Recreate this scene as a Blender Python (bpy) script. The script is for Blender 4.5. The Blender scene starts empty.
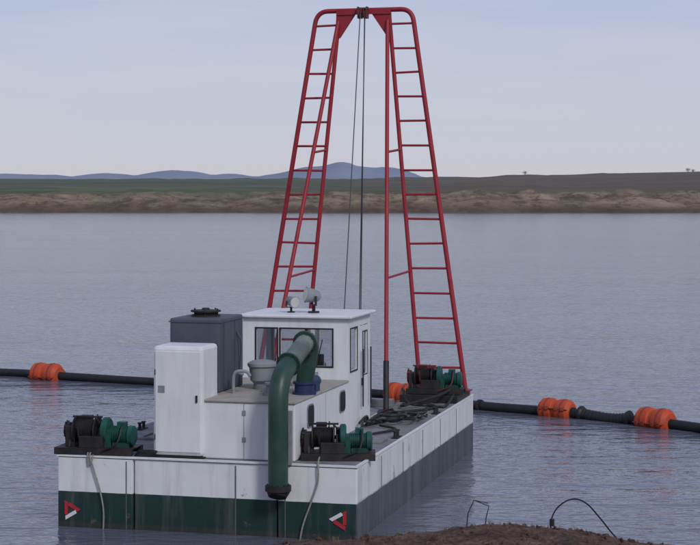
import bpy, bmesh, math, random
from mathutils import Vector, Matrix, noise, Euler
random.seed(7)
sc=bpy.context.scene
sc.view_settings.view_transform='Standard'; sc.view_settings.look='None'; sc.view_settings.exposure=0
R=math.radians
# ---------------------------------------------------------------- materials
def nt(m): 
    m.use_nodes=True
    return m.node_tree
def mat(name,col,rough=.6,metal=0,var=.25,scale=5,bump=0,dirt=None,dirt_amt=.35,streak=False,spec=.4,bscale=None):
    m=bpy.data.materials.new(name); t=nt(m); n=t.nodes; l=t.links
    b=n['Principled BSDF']; b.inputs['Roughness'].default_value=rough; b.inputs['Metallic'].default_value=metal
    b.inputs['Specular IOR Level'].default_value=spec
    tc=n.new('ShaderNodeTexCoord'); mp=n.new('ShaderNodeMapping'); l.new(tc.outputs['Object'],mp.inputs[0])
    ns=n.new('ShaderNodeTexNoise'); ns.inputs['Scale'].default_value=scale; ns.inputs['Detail'].default_value=5
    l.new(mp.outputs[0],ns.inputs['Vector'])
    r=n.new('ShaderNodeValToRGB'); r.color_ramp.elements[0].position=.3; r.color_ramp.elements[1].position=.7
    c=Vector(col)
    r.color_ramp.elements[0].color=(*(c*(1-var)),1); r.color_ramp.elements[1].color=(*[min(1,x*(1+var*.6)) for x in c],1)
    l.new(ns.outputs[0],r.inputs[0]); out=r.outputs[0]
    if dirt:
        mp2=n.new('ShaderNodeMapping'); l.new(tc.outputs['Object'],mp2.inputs[0])
        if streak: mp2.inputs['Scale'].default_value=(7,7,.7)
        else: mp2.inputs['Scale'].default_value=(3,3,3)
        n2=n.new('ShaderNodeTexNoise'); n2.inputs['Scale'].default_value=1; n2.inputs['Detail'].default_value=7; n2.inputs['Roughness'].default_value=.65
        l.new(mp2.outputs[0],n2.inputs['Vector'])
        r2=n.new('ShaderNodeValToRGB'); r2.color_ramp.elements[0].position=.48; r2.color_ramp.elements[1].position=.78
        r2.color_ramp.elements[1].color=(dirt_amt,)*3+(1,); r2.color_ramp.elements[0].color=(0,0,0,1)
        l.new(n2.outputs[0],r2.inputs[0])
        mx=n.new('ShaderNodeMix'); mx.data_type='RGBA'; l.new(r2.outputs[0],mx.inputs[0]); l.new(out,mx.inputs[6]); mx.inputs[7].default_value=(*dirt,1)
        out=mx.outputs[2]
    l.new(out,b.inputs['Base Color'])
    if bump:
        nb=n.new('ShaderNodeTexNoise'); nb.inputs['Scale'].default_value=bscale or scale*3; nb.inputs['Detail'].default_value=4
        l.new(mp.outputs[0],nb.inputs['Vector'])
        bp=n.new('ShaderNodeBump'); bp.inputs['Strength'].default_value=1; bp.inputs['Distance'].default_value=bump
        l.new(nb.outputs[0],bp.inputs['Height']); l.new(bp.outputs[0],b.inputs['Normal'])
    return m
RUST=(.16,.08,.045)
WH=(.71,.73,.75)
white=mat('white_paint',WH,.5,var=.05,scale=2,dirt=(.34,.33,.33),dirt_amt=.32,streak=True,bump=.003,spec=.3)
grey=mat('grey_tank_paint',(.082,.093,.125),.6,var=.15,scale=2,dirt=(.05,.05,.05),dirt_amt=.4,streak=True,spec=.3)
lgrey=mat('light_grey_paint',(.25,.275,.30),.6,var=.15,scale=4,dirt=(.1,.08,.06),dirt_amt=.5,spec=.3)
deckm=mat('deck_plate',(.22,.22,.235),.75,var=.25,scale=2,dirt=(.085,.07,.06),dirt_amt=.8,bump=.003)
roofm=mat('beige_roof_plate',(.36,.34,.31),.75,var=.12,scale=2,dirt=(.2,.15,.1),dirt_amt=.5)
black=mat('black_steel',(.018,.018,.021),.6,var=.4,scale=9,dirt=RUST,dirt_amt=.2)
rubber=mat('black_rubber',(.017,.017,.02),.55,var=.3,scale=9)
green=mat('green_pipe_paint',(.024,.066,.050),.42,var=.25,scale=3,dirt=(.06,.06,.05),dirt_amt=.6,spec=.4)
gmotor=mat('green_motor_paint',(.014,.085,.072),.5,var=.3,scale=8,dirt=(.015,.02,.02),dirt_amt=.8,spec=.3)
red=mat('red_paint',(.33,.020,.034),.5,var=.25,scale=3,dirt=(.12,.03,.03),dirt_amt=.7,spec=.35)
orange=mat('orange_float_plastic',(.54,.075,.025),.6,var=.25,scale=3,dirt=(.16,.06,.04),dirt_amt=.8,spec=.3)
blue=mat('blue_pump_paint',(.02,.035,.10),.55,var=.2,scale=6)
steel=mat('dark_wire',(.05,.05,.055),.5,metal=.3)
ropem=mat('rope_fibre',(.27,.26,.24),.9,var=.3,scale=30)
darkint=mat('cab_interior',(.10,.09,.09),.8)
redmark=mat('red_mark_paint',(.42,.03,.035),.5,var=.1); whitemark=mat('white_mark_paint',(.68,.69,.7),.5,var=.1)
lens=mat('lamp_lens',(.5,.5,.5),.15,var=.05)
glass=bpy.data.materials.new('window_glass'); t=nt(glass); t.nodes.clear()
o=t.nodes.new('ShaderNodeOutputMaterial'); mx=t.nodes.new('ShaderNodeMixShader'); tr=t.nodes.new('ShaderNodeBsdfTransparent'); gl=t.nodes.new('ShaderNodeBsdfGlossy')
gl.inputs['Roughness'].default_value=.05; tr.inputs[0].default_value=(.93,.95,.96,1); mx.inputs[0].default_value=.16
t.links.new(tr.outputs[0],mx.inputs[1]); t.links.new(gl.outputs[0],mx.inputs[2]); t.links.new(mx.outputs[0],o.inputs[0])
# hull paint; starboard colour also holds drawn-in water reflections
hull=bpy.data.materials.new('hull_paint'); t=nt(hull); n=t.nodes; l=t.links; b=n['Principled BSDF']; b.inputs['Roughness'].default_value=.5; b.inputs['Specular IOR Level'].default_value=.35
tc=n.new('ShaderNodeTexCoord'); sp=n.new('ShaderNodeSeparateXYZ'); l.new(tc.outputs['Object'],sp.inputs[0])
def ramp(fac,els,interp='LINEAR'):
    r=n.new('ShaderNodeValToRGB'); cr=r.color_ramp; cr.interpolation=interp
    while len(cr.elements)<len(els): cr.elements.new(.5)
    for e,(p,c) in zip(cr.elements,els): e.position=p; e.color=(*c,1) if len(c)==3 else c
    l.new(fac,r.inputs[0]); return r.outputs[0]
def mixc(f,a,bb,bt='MIX'):
    m=n.new('ShaderNodeMix'); m.data_type='RGBA'; m.blend_type=bt
    for s,i in ((f,0),(a,6),(bb,7)):
        if isinstance(s,(int,float)): m.inputs[i].default_value=s
        elif isinstance(s,tuple): m.inputs[i].default_value=(*s,1)
        else: l.new(s,m.inputs[i])
    return m.outputs[2]
def nz(scale,detail=5,sc3=None,src=None,rough=.5):
    x=n.new('ShaderNodeTexNoise'); x.inputs['Scale'].default_value=scale; x.inputs['Detail'].default_value=detail; x.inputs['Roughness'].default_value=rough
    s=src or tc.outputs['Object']
    if sc3:
        m=n.new('ShaderNodeMapping'); m.inputs['Scale'].default_value=sc3; l.new(s,m.inputs[0]); s=m.outputs[0]
    l.new(s,x.inputs['Vector']); return x.outputs[0]
def mth(op,a,bb=0,clamp=False):
    m=n.new('ShaderNodeMath'); m.operation=op; m.use_clamp=clamp
    for i,s in enumerate((a,bb)):
        if isinstance(s,(int,float)): m.inputs[i].default_value=s
        else: l.new(s,m.inputs[i])
    return m.outputs[0]
base=ramp(mth('ADD',sp.outputs['Z'],mth('MULTIPLY',nz(3,3),.012)),[(0,(.03,.035,.03)),(.07,(.035,.04,.035)),(.12,(.012,.036,.034)),(.61,(.014,.042,.040)),(.617,WH)])
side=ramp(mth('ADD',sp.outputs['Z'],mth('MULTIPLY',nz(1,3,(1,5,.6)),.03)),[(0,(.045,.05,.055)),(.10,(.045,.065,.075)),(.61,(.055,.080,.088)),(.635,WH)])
side=mixc(ramp(nz(1,5,(1,3.2,.12),rough=.6),[(.42,(0,0,0)),(.62,(.45,.45,.45))]),side,(.14,.16,.175))  # pale vertical streaks imitate water reflections, put into the side colour
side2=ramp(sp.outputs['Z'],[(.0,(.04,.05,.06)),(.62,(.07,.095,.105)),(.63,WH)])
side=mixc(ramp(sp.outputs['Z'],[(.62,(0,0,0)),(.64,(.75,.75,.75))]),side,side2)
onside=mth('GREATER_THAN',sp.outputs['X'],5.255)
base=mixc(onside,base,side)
d=ramp(nz(1,7,(6,6,.6),rough=.65),[(.5,(0,0,0)),(.82,(.42,.42,.42))])
col=mixc(d,base,(.20,.18,.165))
d2=ramp(nz(1,8,(2.5,2.5,2.5),rough=.7),[(.63,(0,0,0)),(.67,(.6,.6,.6))])
col=mixc(d2,col,(.14,.10,.085))
l.new(col,b.inputs['Base Color'])
bp=n.new('ShaderNodeBump'); bp.inputs['Distance'].default_value=.03; bp.inputs['Strength'].default_value=.7
l.new(nz(1.8,2),bp.inputs['Height']); l.new(bp.outputs[0],b.inputs['Normal'])

# ---------------------------------------------------------------- mesh helpers
def empty(name,mtx=None):
    e=bpy.data.objects.new(name,None); sc.collection.objects.link(e); e.empty_display_size=.3
    if mtx is not None: e.matrix_world=mtx
    return e
def part(name,bm,m,parent=None,smooth=False,bevel=0):
    me=bpy.data.meshes.new(name); bmesh.ops.recalc_face_normals(bm,faces=bm.faces); bm.to_mesh(me); bm.free()
    ob=bpy.data.objects.new(name,me); sc.collection.objects.link(ob); me.materials.append(m)
    if parent: ob.parent=parent
    if smooth:
        for p in me.polygons: p.use_smooth=True
        try:
            me.set_sharp_from_angle(angle=R(38))
        except Exception: pass
    if bevel:
        bv=ob.modifiers.new('bevel','BEVEL'); bv.width=bevel; bv.segments=2; bv.limit_method='ANGLE'; bv.angle_limit=R(40)
    return ob
def bx(bm,x0,x1,y0,y1,z0,z1):
    vs=[bm.verts.new((x,y,z)) for x in (x0,x1) for y in (y0,y1) for z in (z0,z1)]
    for f in ((0,1,3,2),(4,6,7,5),(0,4,5,1),(2,3,7,6),(0,2,6,4),(1,5,7,3)): bm.faces.new([vs[i] for i in f])
def box(name,x0,x1,y0,y1,z0,z1,m,parent=None,bevel=.01):
    bm=bmesh.new(); bx(bm,x0,x1,y0,y1,z0,z1); return part(name,bm,m,parent,bevel=bevel)
def cy(bm,a,b,r,r2=None,seg=16):
    a=Vector(a); b=Vector(b); d=b-a
    M=Matrix.Translation((a+b)/2)@d.to_track_quat('Z','Y').to_matrix().to_4x4()
    bmesh.ops.create_cone(bm,cap_ends=True,segments=seg,radius1=r,radius2=r if r2 is None else r2,depth=d.length,matrix=M)
def catmull(P,k=6):
    P=[Vector(p) for p in P]; Q=[P[0]*2-P[1]]+P+[P[-1]*2-P[-2]]; out=[]
    for i in range(1,len(Q)-2):
        a,b,c,d=Q[i-1:i+3]
        for j in range(k):
            t=j/k
            out.append(.5*((2*b)+(c-a)*t+(2*a-5*b+4*c-d)*t*t+(3*b-a-3*c+d)*t**3))
    out.append(P[-1]); return out
def tube(bm,P,r,seg=10):
    rings=[]; up=Vector((.13,.31,1)).normalized(); prev=None
    for i,p in enumerate(P):
        p=Vector(p); d=(Vector(P[min(i+1,len(P)-1)])-Vector(P[max(i-1,0)])).normalized()
        if prev is None: s=d.cross(up if abs(d.dot(up))<.9 else Vector((1,0,0))).normalized()
        else: s=(prev-d*prev.dot(d)).normalized()
        prev=s; w=d.cross(s); rr=r(i/(len(P)-1)) if callable(r) else r
        rings.append([bm.verts.new(p+(s*math.cos(2*math.pi*k/seg)+w*math.sin(2*math.pi*k/seg))*rr) for k in range(seg)])
    for A,B in zip(rings,rings[1:]):
        for k in range(seg): bm.faces.new((A[k],A[(k+1)%seg],B[(k+1)%seg],B[k]))
    bm.faces.new(rings[0]); bm.faces.new(rings[-1][::-1])
def lathe(bm,a,d,prof,seg=16):
    a=Vector(a); d=Vector(d).normalized(); M=d.to_track_quat('Z','Y').to_matrix()
    rings=[[bm.verts.new(a+M@Vector((r*math.cos(2*math.pi*k/seg),r*math.sin(2*math.pi*k/seg),z))) for k in range(seg)] for z,r in prof]
    for A,B in zip(rings,rings[1:]):
        for k in range(seg): bm.faces.new((A[k],A[(k+1)%seg],B[(k+1)%seg],B[k]))
    bm.faces.new(rings[0][::-1]); bm.faces.new(rings[-1])
def wall(bm,axis,c0,c1,u0,u1,z0,z1,ops):
    us=sorted({u0,u1,*[v for o in ops for v in o[:2]]}); zs=sorted({z0,z1,*[v for o in ops for v in o[2:]]})
    for a,b in zip(us,us[1:]):
        for c,d in zip(zs,zs[1:]):
            mu,mz=(a+b)/2,(c+d)/2
            if any(o[0]<mu<o[1] and o[2]<mz<o[3] for o in ops): continue
            if axis=='y': bx(bm,a,b,c0,c1,c,d)
            else: bx(bm,c0,c1,a,b,c,d)
    bmesh.ops.remove_doubles(bm,verts=bm.verts,dist=1e-5)
# ---------------------------------------------------------------- barge frame
BM=Matrix.Translation((-4.987,29.02,0))@Matrix.Rotation(R(-14.5),4,'Z')
W=5.27; L=10.5; DK=1.2
barge=empty('dredging_barge',BM)
def pontoon(nm,x0,x1,y0,y1):
    bm=bmesh.new(); bx(bm,x0,x1,y0,y1,-.6,DK-.012)
    bmesh.ops.subdivide_edges(bm,edges=bm.edges[:],cuts=3,use_grid_fill=True)
    part(nm,bm,hull,barge,bevel=.02)
    bm=bmesh.new(); bx(bm,x0+.012,x1-.012,y0+.012,y1-.012,DK-.03,DK); part(nm+'_deck',bm,deckm,barge)
pontoon('hull_port',0,1.36,0,L); pontoon('hull_middle',1.385,3.895,.03,8.2); pontoon('hull_starboard',3.92,W,0,L)
bm=bmesh.new()
for x in (1.25,4.05): bx(bm,x-.008,x+.008,-.008,.0,.0,1.15)
bx(bm,3.17,3.19,.02,.03,.0,1.15)
for y in (1.7,3.4,5.1,6.8,8.5): bx(bm,W,W+.008,y-.008,y+.008,0,1.15)
part('hull_weld_seams',bm,mat('seam_paint',(.11,.12,.125),.7),barge)
bm=bmesh.new()
bx(bm,-.015,1.375,-.02,.05,DK,DK+.03); bx(bm,1.375,3.9,-.005,.06,DK,DK+.03); bx(bm,3.9,W+.015,-.02,.05,DK,DK+.03); bx(bm,W-.04,W+.015,.05,L,DK,DK+.03); bx(bm,-.015,.04,.05,L,DK,DK+.03)
part('deck_edge_lip',bm,white,barge)
bm=bmesh.new()
for (x,y) in ((4.75,3.0),(4.75,6.3),(.7,2.4),(.7,6)):
    bx(bm,x-.27,x+.27,y-.27,y+.27,DK,DK+.05); bx(bm,x-.03,x+.03,y-.2,y+.2,DK+.05,DK+.08)
part('deck_hatch_covers',bm,deckm,barge,bevel=.01)
bm=bmesh.new()
for (x,y) in ((5.1,3.6),(5.1,7.2),(.15,3.5),(.15,7.5)):
    for dy in (-.1,.1): cy(bm,(x,y+dy,DK),(x,y+dy,DK+.12),.03); cy(bm,(x,y+dy,DK+.12),(x,y+dy,DK+.14),.045)
    bx(bm,x-.06,x+.06,y-.18,y+.18,DK,DK+.02)
part('mooring_bitts',bm,black,barge,smooth=True)
box('bow_cross_beam',1.3,4.0,7.95,8.19,DK+.002,DK+.16,deckm,barge)
def mark(cx,cz,s,fl,nm):
    A=[Vector((-.6*fl,0,.9)),Vector((-.6*fl,0,-.9)),Vector((.95*fl,0,0))]
    for i in range(3):
        a,b=A[i],A[(i+1)%3]; d=(b-a); p=a+d*.06; q=a+d*.70; nn=Vector((-d.z,0,d.x)).normalized()
        cen=sum(A,Vector())/3
        if (cen-a).dot(nn)<0: nn=-nn
        bm=bmesh.new(); v=[]
        for w in (p,q,q+d.normalized()*.10+nn*.30,p+d.normalized()*.16+nn*.30): v.append(bm.verts.new((cx+w.x*s,-.016,cz+w.z*s)))
        f=bm.faces.new(v); e=bmesh.ops.extrude_face_region(bm,geom=[f]); bmesh.ops.translate(bm,verts=[x for x in e['geom'] if isinstance(x,bmesh.types.BMVert)],vec=(0,.014,0))
        part(nm+'_bar_%d'%i,bm,(redmark if i!=1 else whitemark) if fl>0 else (redmark if i!=2 else whitemark),barge)
mark(.25,.29,.2,1,'port_mark'); mark(4.97,.34,.2,-1,'starboard_mark')

# ---------------------------------------------------------------- engine housing
hs=empty('engine_housing',BM)
box('housing_body',1.62,4.11,.36,3.86,DK+.004,2.16,white,hs,.02)
box('housing_roof',1.60,4.13,.33,3.87,2.163,2.20,roofm,hs,.008)
bm=bmesh.new()
bx(bm,3.215,3.222,.352,.361,1.22,2.14); bx(bm,4.108,4.114,2.3,2.307,1.22,2.14)
for z in (1.5,1.95): bx(bm,3.19,3.25,.345,.361,z,z+.08)
part('housing_seams_hinges',bm,lgrey,hs)
def rsq(bm,yc,zc,h,r,x0,x1):
    P=[]
    for (sy,sz,a0) in ((1,1,0),(-1,1,90),(-1,-1,180),(1,-1,270)):
        for k in range(5):
            a=R(a0+k*22.5); P.append((yc+sy*(h-r)+r*math.cos(a),zc+sz*(h-r)+r*math.sin(a)))
    A=[bm.verts.new((x0,*p)) for p in P]; B=[bm.verts.new((x1,*p)) for p in P]
    bm.faces.new(A[::-1]); bm.faces.new(B)
    for i in range(len(P)): bm.faces.new((A[i],A[(i+1)%len(P)],B[(i+1)%len(P)],B[i]))
bm=bmesh.new()
for yy in (1.28,3.42): rsq(bm,yy,1.86,.20,.09,4.112,4.128)
part('porthole_rims',bm,lgrey,hs)
bm=bmesh.new()
for yy in (1.28,3.42): rsq(bm,yy,1.86,.175,.08,4.129,4.137)
part('porthole_glass',bm,mat('porthole_dark',(.01,.011,.013),.35,spec=.2),hs)
bm=bmesh.new(); lathe(bm,(3.0,2.1,2.2),(0,0,1),[(0,.16),(.1,.16),(.16,.22),(.38,.24),(.41,.27),(.46,.27),(.5,.2),(.52,.1)],24)
part('air_cleaner',bm,lgrey,hs,True)
bm=bmesh.new(); tube(bm,catmull([(2.72,1.3,2.2),(2.72,1.3,2.47),(2.78,1.3,2.58),(2.95,1.32,2.58),(3.02,1.32,2.5)]),.03,10); tube(bm,catmull([(2.62,1.6,2.2),(2.62,1.6,2.45),(2.66,1.6,2.53),(2.8,1.6,2.5)]),.025,8)
part('vent_pipes',bm,lgrey,hs,True)
bm=bmesh.new(); lathe(bm,(3.45,1.2,2.2),(0,0,1),[(0,.16),(.05,.16),(.05,.1),(.16,.1),(.18,.13),(.22,.13)],18); bx(bm,3.15,3.35,1.6,2.3,2.2,2.3); bx(bm,3.4,3.75,2.6,3.1,2.2,2.42)
part('roof_hatch_fittings',bm,lgrey,hs,True)
# cabinet
cb=empty('electrical_cabinet',BM)
box('cabinet_body',1.62,2.52,.27,1.07,DK+.03,3.09,white,cb,.06)
bm=bmesh.new(); bx(bm,1.67,2.48,.257,.272,DK+.1,3.0); part('cabinet_door',bm,white,cb,bevel=.006)
bm=bmesh.new(); bx(bm,2.40,2.43,.235,.256,2.15,2.27); bx(bm,1.66,1.675,.247,.258,1.5,1.6); bx(bm,1.66,1.675,.247,.258,2.6,2.7)
part('cabinet_handle_hinges',bm,black,cb)
bm=bmesh.new(); bx(bm,1.72,1.84,.252,.256,2.3,2.42); part('cabinet_label',bm,lgrey,cb)
box('cabinet_plinth',1.6,2.54,.25,1.09,DK+.002,DK+.03,black,cb,.004)
# grey tank
tk=empty('fuel_tank',BM)
box('tank_body',1.54,2.47,1.3,2.6,2.2,3.49,grey,tk,.03)
bm=bmesh.new(); bx(bm,1.525,2.485,1.285,2.615,3.42,3.44); part('tank_lid_flange',bm,grey,tk)
bm=bmesh.new(); lathe(bm,(2.0,1.9,3.49),(0,0,1),[(0,.26),(.03,.26),(.03,.2),(.07,.2),(.08,.27),(.11,.27),(.12,.08),(.15,.06)],24)
for a in range(6): cy(bm,(2+.22*math.cos(a),1.9+.22*math.sin(a),3.5),(2+.22*math.cos(a),1.9+.22*math.sin(a),3.63),.015,seg=6)
part('tank_filler_hatch',bm,black,tk,True)
bm=bmesh.new()
for k in range(2): bx(bm,2.472,2.49,1.5+k*.6,1.53+k*.6,2.25,3.4)
tube(bm,catmull([(2.5,2.3,2.2),(2.52,2.3,2.6),(2.55,2.25,3.0),(2.48,2.2,3.2)]),.02,8)
part('tank_ribs_gauge',bm,grey,tk)
# ---------------------------------------------------------------- cabin
ca=empty('control_cabin',BM)
x0,x1,y0,y1,z0,z1=2.05,4.11,3.88,5.6,DK+.004,3.34; th=.05
fw=[(2.32,2.72,2.45,3.13),(2.80,3.27,2.45,3.13),(3.33,3.80,2.45,3.13)]
bw_=[(2.15,3.0,2.25,3.2),(3.07,4.0,2.25,3.2)]
bm=bmesh.new(); wall(bm,'y',y0,y0+th,x0,x1,z0,z1,fw); part('front_wall',bm,white,ca)
bm=bmesh.new(); wall(bm,'y',y1-th,y1,x0,x1,z0,z1,bw_); part('back_wall',bm,white,ca)
sw=[(4.05,4.55,2.35,3.13),(4.82,5.42,DK+.05,3.16)]
bm=bmesh.new(); wall(bm,'x',x1-th,x1-.0005,y0+th,y1-th,z0,z1,sw); part('right_wall',bm,white,ca)
bm=bmesh.new(); wall(bm,'x',x0+.0005,x0+th,y0+th,y1-th,z0,z1,[(4.1,5.35,2.35,3.16)]); part('left_wall',bm,white,ca)
bm=bmesh.new(); wall(bm,'x',x1-.03,x1+.012,4.84,5.40,DK+.06,3.14,[(4.94,5.30,2.2,3.02)]); part('door',bm,white,ca)
bm=bmesh.new(); bx(bm,x1+.012,x1+.05,4.87,4.91,2.0,2.14); 
for yy in (4.80,5.42): cy(bm,(x1+.06,yy,1.6),(x1+.06,yy,2.7),.015,seg=8)
part('door_handles',bm,black,ca)
bm=bmesh.new()
for (a,b_,c,d) in fw:
    wall(bm,'y',y0-.012,y0-.002,a-.03,b_+.03,c-.03,d+.03,[(a,b_,c,d)])
for (a,b_,c,d) in bw_: wall(bm,'y',y1+.002,y1+.012,a-.03,b_+.03,c-.03,d+.03,[(a,b_,c,d)])
wall(bm,'x',x1+.002,x1+.012,4.02,4.58,2.32,3.16,[(4.05,4.55,2.35,3.13)])
wall(bm,'x',x1+.013,x1+.02,4.92,5.32,2.18,3.04,[(4.94,5.30,2.2,3.02)])
part('window_gaskets',bm,rubber,ca)
bm=bmesh.new()
for (a,b_,c,d) in fw: bx(bm,a,b_,y0+.02,y0+.026,c,d)
bx(bm,x1-.03,x1-.024,4.05,4.55,2.35,3.13); bx(bm,x1-.012,x1-.006,4.94,5.3,2.2,3.02); bx(bm,x0+.02,x0+.026,4.1,5.35,2.35,3.16)
part('window_panes',bm,glass,ca)
box('cabin_roof',1.97,4.2,3.79,5.72,3.341,3.40,white,ca,.02)
box('cabin_floor',2.1,4.05,3.94,5.54,1.25,1.3,darkint,ca)
bm=bmesh.new(); bx(bm,2.3,3.9,3.95,4.3,1.3,2.15); bx(bm,2.85,3.3,4.75,5.2,1.7,1.82); bx(bm,2.87,3.28,5.12,5.22,1.82,2.55); cy(bm,(3.07,4.97,1.3),(3.07,4.97,1.7),.06)
for k in range(5): cy(bm,(2.5+k*.28,4.12,2.15),(2.5+k*.28,4.05,2.5),.012)
part('console_and_seat',bm,darkint,ca,bevel=.02)
bm=bmesh.new()
tube(bm,[(3.5,y0-.03,2.42),(3.62,y0-.03,2.95)],.01,6); tube(bm,[(3.0,y0-.03,2.42),(3.12,y0-.03,2.95)],.01,6)
part('wipers',bm,black,ca)
def flood(name,x,y,z,yaw,s,kind):
    e=empty(name,BM@Matrix.Translation((x,y,z))@Matrix.Rotation(yaw,4,'Z')@Matrix.Scale(s,4))
    bm=bmesh.new(); cy(bm,(0,0,0),(0,0,.03),.1); cy(bm,(0,0,.03),(0,0,.14),.03)
    bx(bm,-.14,.14,-.02,.02,.13,.15); bx(bm,-.15,-.135,-.02,.02,.13,.3); bx(bm,.135,.15,-.02,.02,.13,.3)
    part('bracket',bm,black,e)
    bm=bmesh.new()
    if kind: lathe(bm,(0,.12,.28),(0,-1,.15),[(0,.05),(.04,.09),(.14,.12),(.24,.13),(.25,.14),(.27,.14)],18)
    else:
        lathe(bm,(0,.14,.3),(0,-1,-.1),[(0,.08),(.05,.12),(.25,.125),(.3,.15),(.32,.15)],18)
    part('lamp_housing',bm,lgrey,e,True)
    bm=bmesh.new()
    if kind: d=Vector((0,-1,.15)).normalized(); c=Vector((0,.12,.28))+d*.272; cy(bm,c,c+d*.01,.125)
    else: d=Vector((0,-1,-.1)).normalized(); c=Vector((0,.14,.3))+d*.322; cy(bm,c,c+d*.01,.135)
    part('lens',bm,lens,e,True)
flood('searchlight',2.82,4.5,3.40,R(50),.75,0); flood('searchlight.001',3.27,4.5,3.40,R(-60),1.1,1)
# ---------------------------------------------------------------- discharge pipe
dp=empty('discharge_pipe',BM)
P=catmull([(4.0,-.24,.86),(4.0,-.24,1.5),(4.0,-.24,2.1),(4.0,-.20,2.42),(4.01,-.06,2.66),(4.03,.25,2.83)],8)
bm=bmesh.new(); tube(bm,P,.165,24); part('green_elbow',bm,green,dp,True)
bm=bmesh.new(); tube(bm,[(4.03,.26,2.835),(4.06,1.15,3.12)],.16,24)
part('upper_pipe',bm,mat('worn_pipe_paint',(.12,.155,.15),.55,var=.3,scale=3,dirt=(.28,.29,.29),dirt_amt=.8),dp,True)
bm=bmesh.new(); tube(bm,catmull([(4.06,1.15,3.12),(4.06,1.32,3.14),(4.05,1.46,3.04),(4.02,1.5,2.85),(3.96,1.52,2.5),(3.94,1.52,2.2)],6),.155,24); part('rear_elbow',bm,green,dp,True)
bm=bmesh.new()
def flange(c,d,r=.25,w=.05):
    c=Vector(c); d=Vector(d).normalized(); cy(bm,c-d*w,c+d*w,r,seg=24)
    M=d.to_track_quat('Z','Y').to_matrix()
    for k in range(10):
        o=M@Vector((math.cos(k*.628)*(r-.04),math.sin(k*.628)*(r-.04),0)); cy(bm,c+o-d*(w+.02),c+o+d*(w+.02),.014,seg=6)
flange((4.03,.26,2.835),(0.02,1,.32),.21,.02); flange((4.06,1.15,3.12),(.02,1,.3),.215,.025)
part('flanges',bm,green,dp,True)
bm=bmesh.new(); flange((4.0,-.24,.86),(0,0,1),.215,.045); 
cy(bm,(4.0,-.24,.82),(4.0,-.29,.72),.2,.15,20)
part('outlet_flange',bm,black,dp,True)
bm=bmesh.new(); lathe(bm,(3.94,1.52,2.2),(0,0,1),[(0,.21),(.04,.21),(.04,.17),(.18,.17),(.18,.2),(.22,.2)],24); bx(bm,3.78,4.06,1.85,2.1,2.2,2.4)
cy(bm,(3.9,1.68,2.34),(3.9,2.4,2.34),.1,seg=20)
part('booster_pump',bm,blue,dp,True)
bm=bmesh.new(); bx(bm,3.83,3.9,-.05,.02,1.21,2.1); bx(bm,3.83,4.1,-.24,-.05,1.35,1.4); bx(bm,4.1,4.17,-.05,.02,1.21,2.1); bx(bm,3.83,4.17,-.04,.0,2.02,2.07); part('pipe_bracket',bm,lgrey,dp)
# ---------------------------------------------------------------- winches
def winch(name,x,y,z,yaw,s=1.0,base_x=(-.62,.62),redg=False):
    e=empty(name,BM@Matrix.Translation((x,y,z))@Matrix.Rotation(R(yaw),4,'Z')@Matrix.Scale(s,4))
    bm=bmesh.new()
    for yy in (-.3,.22): bx(bm,base_x[0],base_x[1],yy,yy+.08,.002,.1)
    bx(bm,base_x[0],base_x[1],-.3,.3,.1,.115)
    for xx in (-.5,-.02):
        v=[bm.verts.new((xx+dx,yy,zz)) for dx in (-.02,.02) for yy,zz in ((-.2,.116),(.2,.116),(.09,.42),(-.09,.42))]
        for f in ((0,1,2,3),(7,6,5,4),(0,4,5,1),(1,5,6,2),(2,6,7,3),(3,7,4,0)): bm.faces.new([v[i] for i in f])
    bx(bm,-.3,.1,-.28,-.14,.116,.3); bx(bm,-.58,-.42,-.16,.16,.116,.44); bx(bm,-.05,.08,.06,.26,.116,.5)
    part('skid_and_stands',bm,black,e,bevel=.006)
    bm=bmesh.new(); cy(bm,(-.55,0,.36),(.2,0,.36),.035)
    for xx in (-.44,-.08): cy(bm,(xx-.012,0,.36),(xx+.012,0,.36),.235,seg=28)
    part('drum_flanges',bm,black,e,True)
    bm=bmesh.new()
    pr=[(0,.12)]
    for k in range(14): pr+= [(.005+k*.0235,.165),(.012+k*.0235,.185),(.022+k*.0235,.165)]
    lathe(bm,(-.425,0,.36),(1,0,0),pr,22); part('wound_wire',bm,black,e,True)
    bm=bmesh.new(); lathe(bm,(.02,0,.36),(1,0,0),[(0,.2),(.02,.225),(.09,.225),(.11,.2)],28)
    bx(bm,.1,.2,-.17,.17,.115,.4)
    pr=[(0,.13)]
    for k in range(9): pr+=[(.02+k*.03,.13),(.021+k*.03,.155),(.031+k*.03,.155),(.032+k*.03,.13)]
    pr+=[(.3,.165),(.37,.165),(.39,.13)]
    lathe(bm,(.18,-.03,.30),(1,0,0),pr,24); bx(bm,.28,.42,-.09,.05,.43,.52); bx(bm,.22,.5,-.14,-.08,.116,.2); bx(bm,.22,.5,.04,.1,.116,.2)
    part('gearbox_and_motor',bm,gmotor,e,True)
    bm=bmesh.new()
    for k in range(12):
        a=k*math.pi/6; cy(bm,(-.60,math.cos(a)*.12,.36+math.sin(a)*.12),(-.60,math.cos(a)*.16,.36+math.sin(a)*.16),.014,seg=5)
    cy(bm,(-.62,0,.36),(-.54,0,.36),.13,seg=20)
    cy(bm,(-.3,-.22,.12),(-.34,-.25,.5),.014,seg=6); cy(bm,(-.2,.2,.12),(-.16,.22,.6),.012,seg=6); cy(bm,(.0,-.1,.5),(-.1,-.1,.6),.014,seg=6)
    bx(bm,-.38,-.2,.0,.14,.53,.60); bx(bm,-.5,.0,-.02,.02,.57,.6)
    tube(bm,catmull([(.35,-.02,.5),(.4,-.2,.45),(.35,-.32,.2),(.1,-.34,.08)]),.014,6)
    part('brake_levers_guard',bm,rubber if not redg else mat('dull_red',(.12,.02,.02),.6),e,True)
    return e
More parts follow.
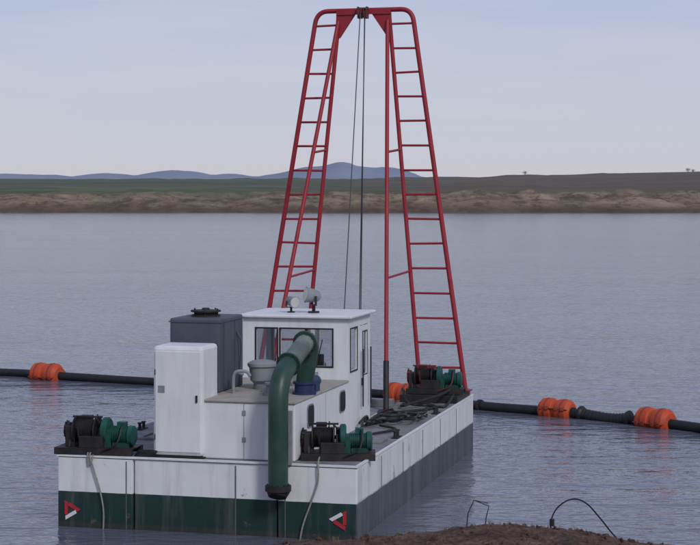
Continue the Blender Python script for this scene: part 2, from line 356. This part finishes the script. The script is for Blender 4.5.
winch('winch',.68,.32,DK+.03,3,1.05,base_x=(-.72,.6))
winch('winch.001',4.72,.90,DK+.002,14,1.0)
winch('winch.002',4.66,9.35,DK+.17,5,1.0,redg=True)
box('winch_platform_plate',3.95,W-.05,8.9,10.4,DK+.002,DK+.165,black,barge,.01)
box('winch_platform_plate_port',.05,1.62,9.6,10.4,DK+.002,DK+.165,black,barge,.01)
# ---------------------------------------------------------------- gantry
ga=empty('gantry_frame',BM)
ZT=9.82; ZB=DK+.165; yb_,yt_=9.95,10.25
OL,OR_=(.40,1.73),(5.2,3.93); IL,IR=(1.49,2.26),(4.18,3.40)
def gp(pair,z): 
    t=(z-ZB)/(ZT-ZB); return Vector((pair[0]+(pair[1]-pair[0])*t, yb_+(yt_-yb_)*t, z))
bm=bmesh.new(); r=.054
cl=gp(OL,ZT); cr=gp(OR_,ZT)
def corner(a,c,b,k=7): return [ (a*(1-t)**2+c*2*t*(1-t)+b*t*t) for t in [i/k for i in range(k+1)]]
path=[gp(OL,ZB)]+corner(gp(OL,ZT-.28),cl,cl+Vector((.26,0,0)))+corner(cr-Vector((.26,0,0)),cr,gp(OR_,ZT-.28))+[gp(OR_,ZB)]
tube(bm,path,r,12); part('outer_bent_tube',bm,red,ga,True)
bm=bmesh.new(); cy(bm,gp(IL,ZB),gp(IL,ZT),.047,seg=12); cy(bm,gp(IR,ZB),gp(IR,ZT),.047,seg=12); part('inner_rails',bm,red,ga,True)
bm=bmesh.new(); z=ZB+.5
while z<ZT-.3:
    j=lambda: random.uniform(-.012,.012)
    cy(bm,gp(OL,z+j()),gp(IL,z+j()),.025,seg=8); cy(bm,gp(OR_,z+j()),gp(IR,z+j()),.025,seg=8); z+=.545
part('ladder_rungs',bm,red,ga,True)
pL=(Vector((1.40,7.3,DK)),Vector((2.24,10.2,ZT-.25))); pR=(Vector((4.03,7.3,DK)),Vector((3.38,10.2,ZT-.25)))
bm=bmesh.new()
for a,b_ in (pL,pR): cy(bm,a,b_,.045,seg=12)
part('rear_stays',bm,red,ga,True)
bm=bmesh.new()
for (a,b_),I in ((pL,IL),(pR,IR)):
    for z in (3.9,6.6):
        t=(z-a.z)/(b_.z-a.z); cy(bm,a+(b_-a)*t,gp(I,z+.08),.026,seg=8)
part('stay_braces',bm,red,ga,True)
bm=bmesh.new()
for a,b_ in (pL,pR): 
    bx(bm,a.x-.14,a.x+.14,a.y-.14,a.y+.14,DK+.002,DK+.03); d=(b_-a)
    cy(bm,a+d*.005,a+d*.12,.06,seg=12)
part('stay_sockets',bm,black,ga,True)
bm=bmesh.new()
for I in (OL,IL,OR_,IR):
    p=gp(I,ZB); bx(bm,p.x-.13,p.x+.13,p.y-.13,p.y+.13,ZB,ZB+.025)
part('foot_plates',bm,red,ga)
bm=bmesh.new()
def prism(P,y0,y1):
    A=[bm.verts.new((p[0],y0,p[1])) for p in P]; B=[bm.verts.new((p[0],y1,p[1])) for p in P]
    bm.faces.new(A); bm.faces.new(B[::-1])
    for i in range(len(P)): bm.faces.new((A[i],A[(i+1)%len(P)],B[(i+1)%len(P)],B[i]))
prism([(2.2,ZT-.02),(2.68,ZT-.02),(2.62,ZT-.12),(2.28,ZT-.62),(2.17,ZT-.62)],10.19,10.23)
prism([(3.46,ZT-.02),(2.98,ZT-.02),(3.04,ZT-.12),(3.38,ZT-.62),(3.49,ZT-.62)],10.19,10.23)
bx(bm,2.2,3.46,10.16,10.19,ZT-.1,ZT+.02)
part('gusset_plates',bm,red,ga)
bm=bmesh.new()
cy(bm,(2.7,10.1,ZT+.02),(2.96,10.1,ZT+.02),.03,seg=8)
for xx in (2.76,2.86): lathe(bm,(xx,10.1,ZT-.10),(1,0,0),[(0,.11),(.015,.11),(.02,.08),(.04,.08),(.045,.11),(.06,.11)],20)
bx(bm,2.73,2.75,10.0,10.2,ZT-.2,ZT+.06); bx(bm,2.93,2.95,10.0,10.2,ZT-.2,ZT+.06)
part('head_sheaves',bm,mat('rusty_block',(.14,.04,.04),.6,var=.3),ga,True)
bm=bmesh.new()
tube(bm,[(2.80,10.0,ZT-.12),(2.88,7.9,1.35)],.012,6)
tube(bm,[(2.9,10.0,ZT-.12),(2.93,9.4,.3)],.012,6)
tube(bm,[(2.86,10.2,ZT-.12),(2.87,9.44,.3)],.012,6)
part('hoist_wires',bm,steel,ga)
sl=empty('suction_ladder',BM)
bm=bmesh.new()
for xx in (2.4,3.3): tube(bm,[(xx,8.3,.75),(xx,12.0,-1.4)],.07,10)
for k in range(6):
    t=k/5; cy(bm,(2.4,8.3+3.7*t,.75-2.15*t),(3.3,8.3+3.7*t,.75-2.15*t),.05,seg=8)
part('ladder_beams',bm,red,sl,True)
bm=bmesh.new(); tube(bm,catmull([(2.85,8.25,.9),(2.85,9,.55),(2.85,10.5,-.35),(2.85,12.2,-1.35)]),.15,16); part('suction_pipe',bm,black,sl,True)
bm=bmesh.new(); lathe(bm,(2.9,9.4,.18),(0,0,1),[(0,.08),(.05,.14),(.2,.14),(.26,.05)],12); part('lower_block',bm,black,sl,True)
# ---------------------------------------------------------------- hoses, cables on deck
bm=bmesh.new()
for k in range(6):
    P=[]; a=random.random()*6.28; px,py=random.uniform(4.3,4.8),random.uniform(4.7,5.6)
    for i in range(9):
        P.append((min(5.1,max(4.22,px)),min(6.3,max(4.3,py)),DK+.03+random.uniform(0,.10)+.02*k)); a+=random.uniform(-1.3,1.7); px+=math.cos(a)*.25; py+=math.sin(a)*.35
    tube(bm,catmull(P,5),.022+.006*(k%2),7)
part('tangle',bm,rubber,empty('cable_tangle',BM),True)
hz=empty('deck_hose',BM)
bm=bmesh.new()
tube(bm,catmull([(4.2,4.9,DK+.04),(4.45,5.8,DK+.04),(4.25,6.6,DK+.05),(4.6,7.2,DK+.04),(4.95,7.9,DK+.04),(4.5,8.5,DK+.05),(4.2,8.3,DK+.04),(4.35,7.6,DK+.1),(4.9,8.4,DK+.22),(5.05,9.0,DK+.3)],8),.03,8)
tube(bm,catmull([(4.1,8.7,DK+.25),(4.15,8.3,DK+.35),(4.35,8.0,DK+.1),(4.7,8.2,DK+.04),(5.1,8.1,DK+.04),(5.15,8.8,DK+.2)],8),.028,8)
tube(bm,catmull([(5.1,1.2,DK+.05),(5.0,2.0,DK+.04),(4.5,2.5,DK+.04),(4.6,3.6,DK+.04),(4.9,4.4,DK+.04),(4.5,4.8,DK+.05)],8),.024,8)
part('hose',bm,rubber,hz,True)
bm=bmesh.new()
for k in range(4):
    tube(bm,[(1.5+.16*math.cos(i*.5)+.02*k,.18+.1*math.sin(i*.5),DK+.03+.025*k) for i in range(13)],.02,6)
part('coil',bm,rubber,empty('cable_coil',BM),True)
def rope(nm,P,r,m):
    bm=bmesh.new(); tube(bm,catmull(P,8),r,7); part('strand',bm,m,empty(nm,BM),True)
rope('mooring_rope',[(.62,.1,DK+.1),(.60,-.03,DK+.04),(.68,-.05,1.0),(.80,-.05,.62),(.86,-.05,.25),(.84,-.06,-.2)],.014,ropem)
rope('mooring_rope.001',[(4.55,.3,DK+.1),(4.62,-.03,DK+.05),(4.62,-.05,.95),(4.5,-.05,.6),(4.36,-.06,.2),(4.3,-.08,-.2)],.015,ropem)
rope('mooring_rope.002',[(.55,.1,DK+.1),(.56,-.03,DK+.05),(.58,-.04,1.08),(.64,-.05,1.12),(.66,-.03,DK+.05)],.012,ropem)
# ---------------------------------------------------------------- floating pipeline
PP=[(-40,61,.1),(-24,57,.1),(-11.72,53.85,.1),(-9.38,52.6,.12),(-5.9,50.9,.1),(-2,49.4,.1),(1.42,47.3,.1),(3.44,45,.1),(5.32,43.7,.1),(6.3,42.8,.06),(7.37,41.8,.1),(8.74,40.15,.1),(13,34.5,.1),(17,26,.1)]
CP=catmull(PP,10)
pl=empty('floating_pipeline')
bm=bmesh.new(); tube(bm,CP,.125,16); part('pipe',bm,rubber,pl,True)
bm=bmesh.new()
for i in range(5,len(CP)-3,13):
    p=CP[i]; d=(CP[i+1]-p).normalized(); cy(bm,p-d*.04,p+d*.04,.17,seg=16)
part('pipe_joints',bm,black,pl,True)
hose=empty('rubber_hose')
a,b_=Vector((5.85,43.22,.12)),Vector((6.95,42.2,.12)); Q=catmull([a,a.lerp(b_,.35)-Vector((0,0,.05)),a.lerp(b_,.7)-Vector((0,0,.06)),b_],14)
bm=bmesh.new(); tube(bm,Q,lambda t:.15+.010*math.sin(t*90)+(.05 if t<.06 or t>.94 else 0),16); part('hose_body',bm,rubber,hose,True)
lug=mat('float_lug',(.3,.05,.02),.6); strap=mat('float_strap',(.25,.045,.03),.6)
def floatb(nm,u,s=1.0,rl=0):
    i=u; p=CP[i]; d=(CP[i+1]-CP[i-1]).normalized()
    e=empty(nm,Matrix.Translation(p+Vector((0,0,.03)))@d.to_track_quat('X','Z').to_matrix().to_4x4()@Matrix.Rotation(rl,4,'X')@Matrix.Scale(s,4))
    bm=bmesh.new()
    lathe(bm,(-.5,0,0),(1,0,0),[(0,.14),(0,.24),(.05,.29),(.10,.335),(.36,.345),(.42,.33),(.45,.29),(.55,.29),(.58,.33),(.64,.345),(.90,.335),(.95,.29),(1,.24),(1,.14)],20)
    part('float_shell',bm,orange,e,True)
    bm=bmesh.new()
    for sx in (-.35,-.15,.15,.35):
        for sy in (-1,1): bx(bm,sx-.05,sx+.05,sy*.35-.03,sy*.35+.03,-.05,.05)
    bx(bm,-.47,.47,-.362,.362,-.012,.012)
    part('bolt_lugs',bm,lug,e,bevel=.008)
    bm=bmesh.new()
    for sx in (-.25,.25): lathe(bm,(sx-.03,0,0),(1,0,0),[(0,.33),(.005,.352),(.055,.352),(.06,.33)],20)
    part('straps',bm,strap,e,True)
def near(X): return min(range(1,len(CP)-1),key=lambda i:abs(CP[i].x-X))
floatb('pipeline_float',near(-9.38),1.0,.2); floatb('pipeline_float',near(1.42),.95,.5); floatb('pipeline_float',near(5.25),.92,-.3); floatb('pipeline_float',near(7.45),.95,.1)
floatb('pipeline_float',near(-17),1,.3); floatb('pipeline_float',near(12),1,.3)
# ---------------------------------------------------------------- water
def grid(name,xs,ys,fz,m,parent=None,smooth=True):
    V=[(x,y,fz(x,y)) for y in ys for x in xs]; nx=len(xs)
    F=[(j*nx+i,j*nx+i+1,(j+1)*nx+i+1,(j+1)*nx+i) for j in range(len(ys)-1) for i in range(nx-1)]
    me=bpy.data.meshes.new(name); me.from_pydata(V,[],F); me.update()
    ob=bpy.data.objects.new(name,me); sc.collection.objects.link(ob); me.materials.append(m)
    for p in me.polygons: p.use_smooth=smooth
    return ob
wm=bpy.data.materials.new('lake_water'); t=nt(wm); n=t.nodes; l=t.links; b=n['Principled BSDF']
tc=n.new('ShaderNodeTexCoord')
b.inputs['Roughness'].default_value=.09; b.inputs['IOR'].default_value=1.33
wc=ramp(nz(.03,3,(1,2.5,1)),[(.35,(.10,.112,.155)),(.65,(.13,.142,.185))]); l.new(wc,b.inputs['Base Color'])
patch=ramp(nz(.045,4,(.5,1.6,1),rough=.6),[(.35,(.55,.55,.55)),(.65,(1,1,1))])
b0=n.new('ShaderNodeBump'); b0.inputs['Distance'].default_value=.12
l.new(nz(.33,2,(.6,1.5,1)),b0.inputs['Height']); l.new(patch,b0.inputs['Strength'])
b1=n.new('ShaderNodeBump'); b1.inputs['Distance'].default_value=.075; l.new(patch,b1.inputs['Strength'])
l.new(nz(1.3,3,(.6,1.3,1)),b1.inputs['Height']); l.new(b0.outputs[0],b1.inputs['Normal'])
b2=n.new('ShaderNodeBump'); b2.inputs['Distance'].default_value=.022; b2.inputs['Strength'].default_value=1
l.new(nz(4.6,3,(.8,1.2,1)),b2.inputs['Height']); l.new(b1.outputs[0],b2.inputs['Normal']); l.new(b2.outputs[0],b.inputs['Normal'])
grid('lake_water',[-6000,-500,500,6000],[-3,200,700],lambda x,y:0,wm)
# ---------------------------------------------------------------- near bank
def fbm(x,y,s,o=4,seed=0): return noise.fractal(Vector((x*s+seed,y*s-seed,seed*.7)),1.0,2.0,o)
def nearz(x,y):
    if y<0: z=4.0
    elif y<25: z=4-.144*y
    else: z=.4-.6*(y-25)
    z+=.40*math.exp(-((x-2.45)/1.75)**2-((y-24.3)/2.0)**2)
    z+=.16*math.exp(-((x+.2)/1.6)**2-((y-24.6)/1.5)**2)
    k=min(1,max(.3,(27-y)/3))
    z+=.085*fbm(x,y,.9,5,3)*k+.03*fbm(x,y,4,3,9)*k
    return z
gm=bpy.data.materials.new('bank_soil'); t=nt(gm); n=t.nodes; l=t.links; b=n['Principled BSDF']; b.inputs['Roughness'].default_value=.95; b.inputs['Specular IOR Level'].default_value=.15
tc=n.new('ShaderNodeTexCoord')
c1=ramp(nz(2.2,7,rough=.65),[(.3,(.07,.045,.04)),(.55,(.14,.092,.076)),(.75,(.24,.175,.14))])
c2=ramp(nz(14,4),[(.35,(.5,.5,.5)),(.65,(1.2,1.15,1.1))]); l.new(mixc(1.0,c1,c2,'MULTIPLY'),b.inputs['Base Color'])
bp=n.new('ShaderNodeBump'); bp.inputs['Distance'].default_value=.06; l.new(nz(9,6,rough=.7),bp.inputs['Height']); l.new(bp.outputs[0],b.inputs['Normal'])
fr=lambda a,b,s:[a+s*i for i in range(int((b-a)/s)+1)]
grid('near_bank_ground',[-400,-120,-40,-20,-10]+fr(-7,9,.07)+[12,20,40,120,400],[-400,-100,-30,-8,0,6,12,16,18]+fr(20,28,.07)+[30,34],lambda x,y:nearz(x,y) if y<28 else -1.5-(y-28)*.2,gm)
bm=bmesh.new()
for k in range(300):
    x=random.gauss(2.4,1.8); y=random.uniform(22.5,25.6); s=random.uniform(.012,.05)*(1.6 if random.random()<.1 else 1)
    M=Matrix.Translation((x,y,nearz(x,y)+s*.2))@Euler((random.random()*6,random.random()*6,random.random()*6)).to_matrix().to_4x4()@Matrix.Diagonal((s,s*.8,s*.6,1))
    v=bmesh.ops.create_icosphere(bm,subdivisions=1,radius=1,matrix=M)
part('bank_stones',bm,gm,None)
def wld(u,v,D): return Vector(((u-350)/1700*D,D,5.6-(v-198)/1700*D))
bm=bmesh.new(); D=24.2
tube(bm,catmull([wld(551,540,D),wld(551,521,D),wld(558,507,D),wld(572,499,D),wld(586,503,D),wld(600,518,D+.1),wld(612,533,D+.2),wld(622,543,D+.2)],8),.011,7)
tube(bm,catmull([wld(551,521,D),wld(556,528,D),wld(566,533,D),wld(580,544,D)],6),.01,6)
cy(bm,wld(552,526,D),wld(552,519,D),.035,seg=8)
part('wire',bm,rubber,empty('cable_on_bank'),True)
bm=bmesh.new(); D=26.4
tube(bm,[wld(466,534,D),wld(468,513,D),wld(474,500,D),wld(488,503,D)],.010,6); tube(bm,[wld(474,500,D),wld(489,506,D),wld(486,518,D),wld(484,545,D)],.009,6)
part('rod',bm,steel,empty('bent_rebar'),True)
bm=bmesh.new()
for k in range(140):
    cx=random.gauss(1.8,2.2); y=random.uniform(23,25.2)
    z=nearz(cx,y)
    for j in range(5):
        a=random.random()*6.28; h=random.uniform(.03,.10); w=.004
        dx,dy=math.cos(a)*h*.5,math.sin(a)*h*.5
        v=[bm.verts.new((cx-w,y,z-.01)),bm.verts.new((cx+w,y,z-.01)),bm.verts.new((cx+dx,y+dy,z+h))]; bm.faces.new(v)
part('dry_grass',bm,mat('dry_grass_blades',(.16,.12,.07),.9),None)
# ---------------------------------------------------------------- far shore
def sm(a,b,x):
    t=min(1,max(0,(x-a)/(b-a))); return t*t*(3-2*t)
def farz(x,y):
    sh=642+12*fbm(x,0,.012,4,5)
    d=y-sh
    z=-2+3.2*sm(-8,4,d)
    z+=sm(3,14,d)*(2.4+1.6*fbm(x,y,.03,3,1))
    m=sm(10,40,d)*(1-sm(70,130,d))
    z+=m*(.72+.28*sm(-40,120,x))*(1.6+4.0*abs(fbm(x,y,.028,5,2))+1.6*fbm(x,y,.11,3,4)+1.0*max(0,fbm(x,y,.011,2,7)))
    z+=sm(60,120,d)*3.6
    top=26+10*sm(-60,520,x)
    z+=sm(60,1000,d)*(top-9.8) if d>60 else 0
    z+=.6*fbm(x,y,.01,3,8)*sm(100,400,d)
    if y>1700: z-= (y-1700)*.012
    return z
fm=bpy.data.materials.new('far_shore_land'); t=nt(fm); n=t.nodes; l=t.links; b=n['Principled BSDF']; b.inputs['Roughness'].default_value=1; b.inputs['Specular IOR Level'].default_value=0
tc=n.new('ShaderNodeTexCoord'); sp=n.new('ShaderNodeSeparateXYZ'); l.new(tc.outputs['Object'],sp.inputs[0])
bank=ramp(nz(.06,8,(1,.8,2.5),rough=.7),[(.34,(.10,.072,.06)),(.48,(.21,.16,.115)),(.66,(.33,.265,.185))])
tuft=ramp(nz(.16,6,(1,.5,1),rough=.75),[(.50,(0,0,0)),(.58,(.75,.75,.75))])
bank=mixc(tuft,bank,(.085,.07,.05))
low=mth('SUBTRACT',1,mth('DIVIDE',mth('SUBTRACT',mth('ADD',sp.outputs['Z'],mth('MULTIPLY',nz(.04,4),2.5)),2.2),3.2),True)
bank=mixc(mth('MULTIPLY',low,.75,True),bank,(.085,.055,.048))
yy=mth('ADD',sp.outputs['Y'],mth('MULTIPLY',nz(.01,3),160))
fbrown=ramp(nz(.012,6,(.35,1.6,1)),[(.3,(.105,.085,.07)),(.5,(.135,.108,.085)),(.7,(.165,.14,.095))])
fgreen=ramp(nz(.015,6,(.3,2,1)),[(.3,(.062,.092,.06)),(.5,(.09,.125,.075)),(.7,(.15,.15,.09))])
xl=mth('ADD',mth('DIVIDE',sp.outputs['X'],160.0),mth('MULTIPLY',nz(.004,3),.8))
fld=mixc(mth('ADD',xl,.1,True),fgreen,fbrown)
fy=mth('DIVIDE',mth('SUBTRACT',yy,790),60,True)
c=mixc(fy,bank,fld)
hazef=mth('MULTIPLY',mth('DIVIDE',mth('SUBTRACT',sp.outputs['Y'],500),2400,True),.75)  # aerial haze painted into the land colour, stronger with distance
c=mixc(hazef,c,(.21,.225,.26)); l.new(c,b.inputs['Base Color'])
xs=[-5000,-3000,-2000,-1400,-1000,-700,-500,-400,-330]+fr(-270,270,1.6)+[330,400,500,700,1000,1400,2000,3000,5000]
ys=fr(620,790,3.0)+[800,815,830,850,880,920,970,1030,1100,1180,1270,1370,1500,1650,1800,2000,2400,3000,4500]
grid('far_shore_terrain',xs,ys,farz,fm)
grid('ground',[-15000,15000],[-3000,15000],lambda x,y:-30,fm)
PK=[(-1645,118,700),(-1150,122,260),(-830,136,240),(-560,116,250),(-60,160,330),(-40,176,120),(170,150,170),(-300,126,200),(420,108,200),(2300,110,500),(-3000,150,700)]
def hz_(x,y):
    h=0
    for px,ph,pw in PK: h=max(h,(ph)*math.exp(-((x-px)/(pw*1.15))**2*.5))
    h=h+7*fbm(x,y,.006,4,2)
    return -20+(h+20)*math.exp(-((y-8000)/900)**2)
hm=mat('hazy_hill',(.25,.29,.38),1,var=.10,scale=.004,spec=0)  # bluish base colour stands in for aerial haze on the hills
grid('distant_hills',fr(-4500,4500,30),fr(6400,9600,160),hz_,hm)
leafm=mat('bush_leaf',(.05,.05,.045),1,spec=0)
def bush(nm,x,y,s):
    z=farz(x,y); e=empty(nm,Matrix.Translation((x,y,z-.3)))
    bm=bmesh.new()
    for k in range(7):
        a=random.random()*6.28; tube(bm,[(0,0,0),(math.cos(a)*s*.2,math.sin(a)*s*.2,s*.5),(math.cos(a)*s*.5,math.sin(a)*s*.4,s*.95)],lambda t:s*.04*(1-.7*t),5)
    part('branches',bm,black,e)
    bm=bmesh.new()
    for k in range(500):
        a=Vector((random.gauss(0,.35),random.gauss(0,.35),abs(random.gauss(.75,.22))))*s; q=s*.07
        v=[bm.verts.new(a+Vector([random.uniform(-q,q) for _ in range(3)])) for _ in range(3)]; bm.faces.new(v)
    part('leaves',bm,leafm,e)
bush('bush',(525-350)/1700*1560,1560,3.0); bush('bush',(688-350)/1700*1560,1560,3.4); bush('bush',(693-350)/1700*1570,1570,2.6)
# ---------------------------------------------------------------- light & sky
ts=Vector((.38,-.70,.60)).normalized()
sl_=bpy.data.lights.new('sun','SUN'); sl_.energy=1.5; sl_.angle=R(10); sl_.color=(1,.96,.93)
so=bpy.data.objects.new('sun',sl_); sc.collection.objects.link(so); so.rotation_euler=ts.to_track_quat('Z','Y').to_euler(); so.location=(20,-30,40)
w=bpy.data.worlds.new('World'); sc.world=w; w.use_nodes=True; t=w.node_tree; n=t.nodes; l=t.links
bg=n['Background']; bg.inputs['Strength'].default_value=.105
sky=n.new('ShaderNodeTexSky'); sky.sky_type='NISHITA'; sky.sun_disc=False; sky.sun_elevation=math.asin(ts.z); sky.sun_rotation=math.atan2(ts.x,ts.y); sky.dust_density=3; sky.air_density=1
tc=n.new('ShaderNodeTexCoord'); sp=n.new('ShaderNodeSeparateXYZ'); l.new(tc.outputs['Generated'],sp.inputs[0])
hazec=ramp(sp.outputs['Z'],[(0,(6.7,6.45,6.9)),(.04,(5.9,6.1,7.2)),(.12,(4.5,5.1,7.0)),(.35,(3.1,3.6,5.4)),(1,(2.6,3.1,4.7))])
cl_=ramp(nz(2.2,5,(1,1,9),src=tc.outputs['Generated'],rough=.6),[(.50,(0,0,0)),(.75,(.45,.45,.45))])
hz2=mixc(cl_,hazec,(7.1,6.6,7.1))
l.new(mixc(.82,sky.outputs[0],hz2),bg.inputs['Color'])
# ---------------------------------------------------------------- camera
cd=bpy.data.cameras.new('camera'); co=bpy.data.objects.new('camera',cd); sc.collection.objects.link(co)
co.location=(0,0,5.6); co.rotation_euler=(R(90),0,0); cd.sensor_width=36; cd.lens=1700/700*36; cd.shift_y=-(272.5-198)/700; cd.clip_end=30000; cd.clip_start=.1
sc.camera=co
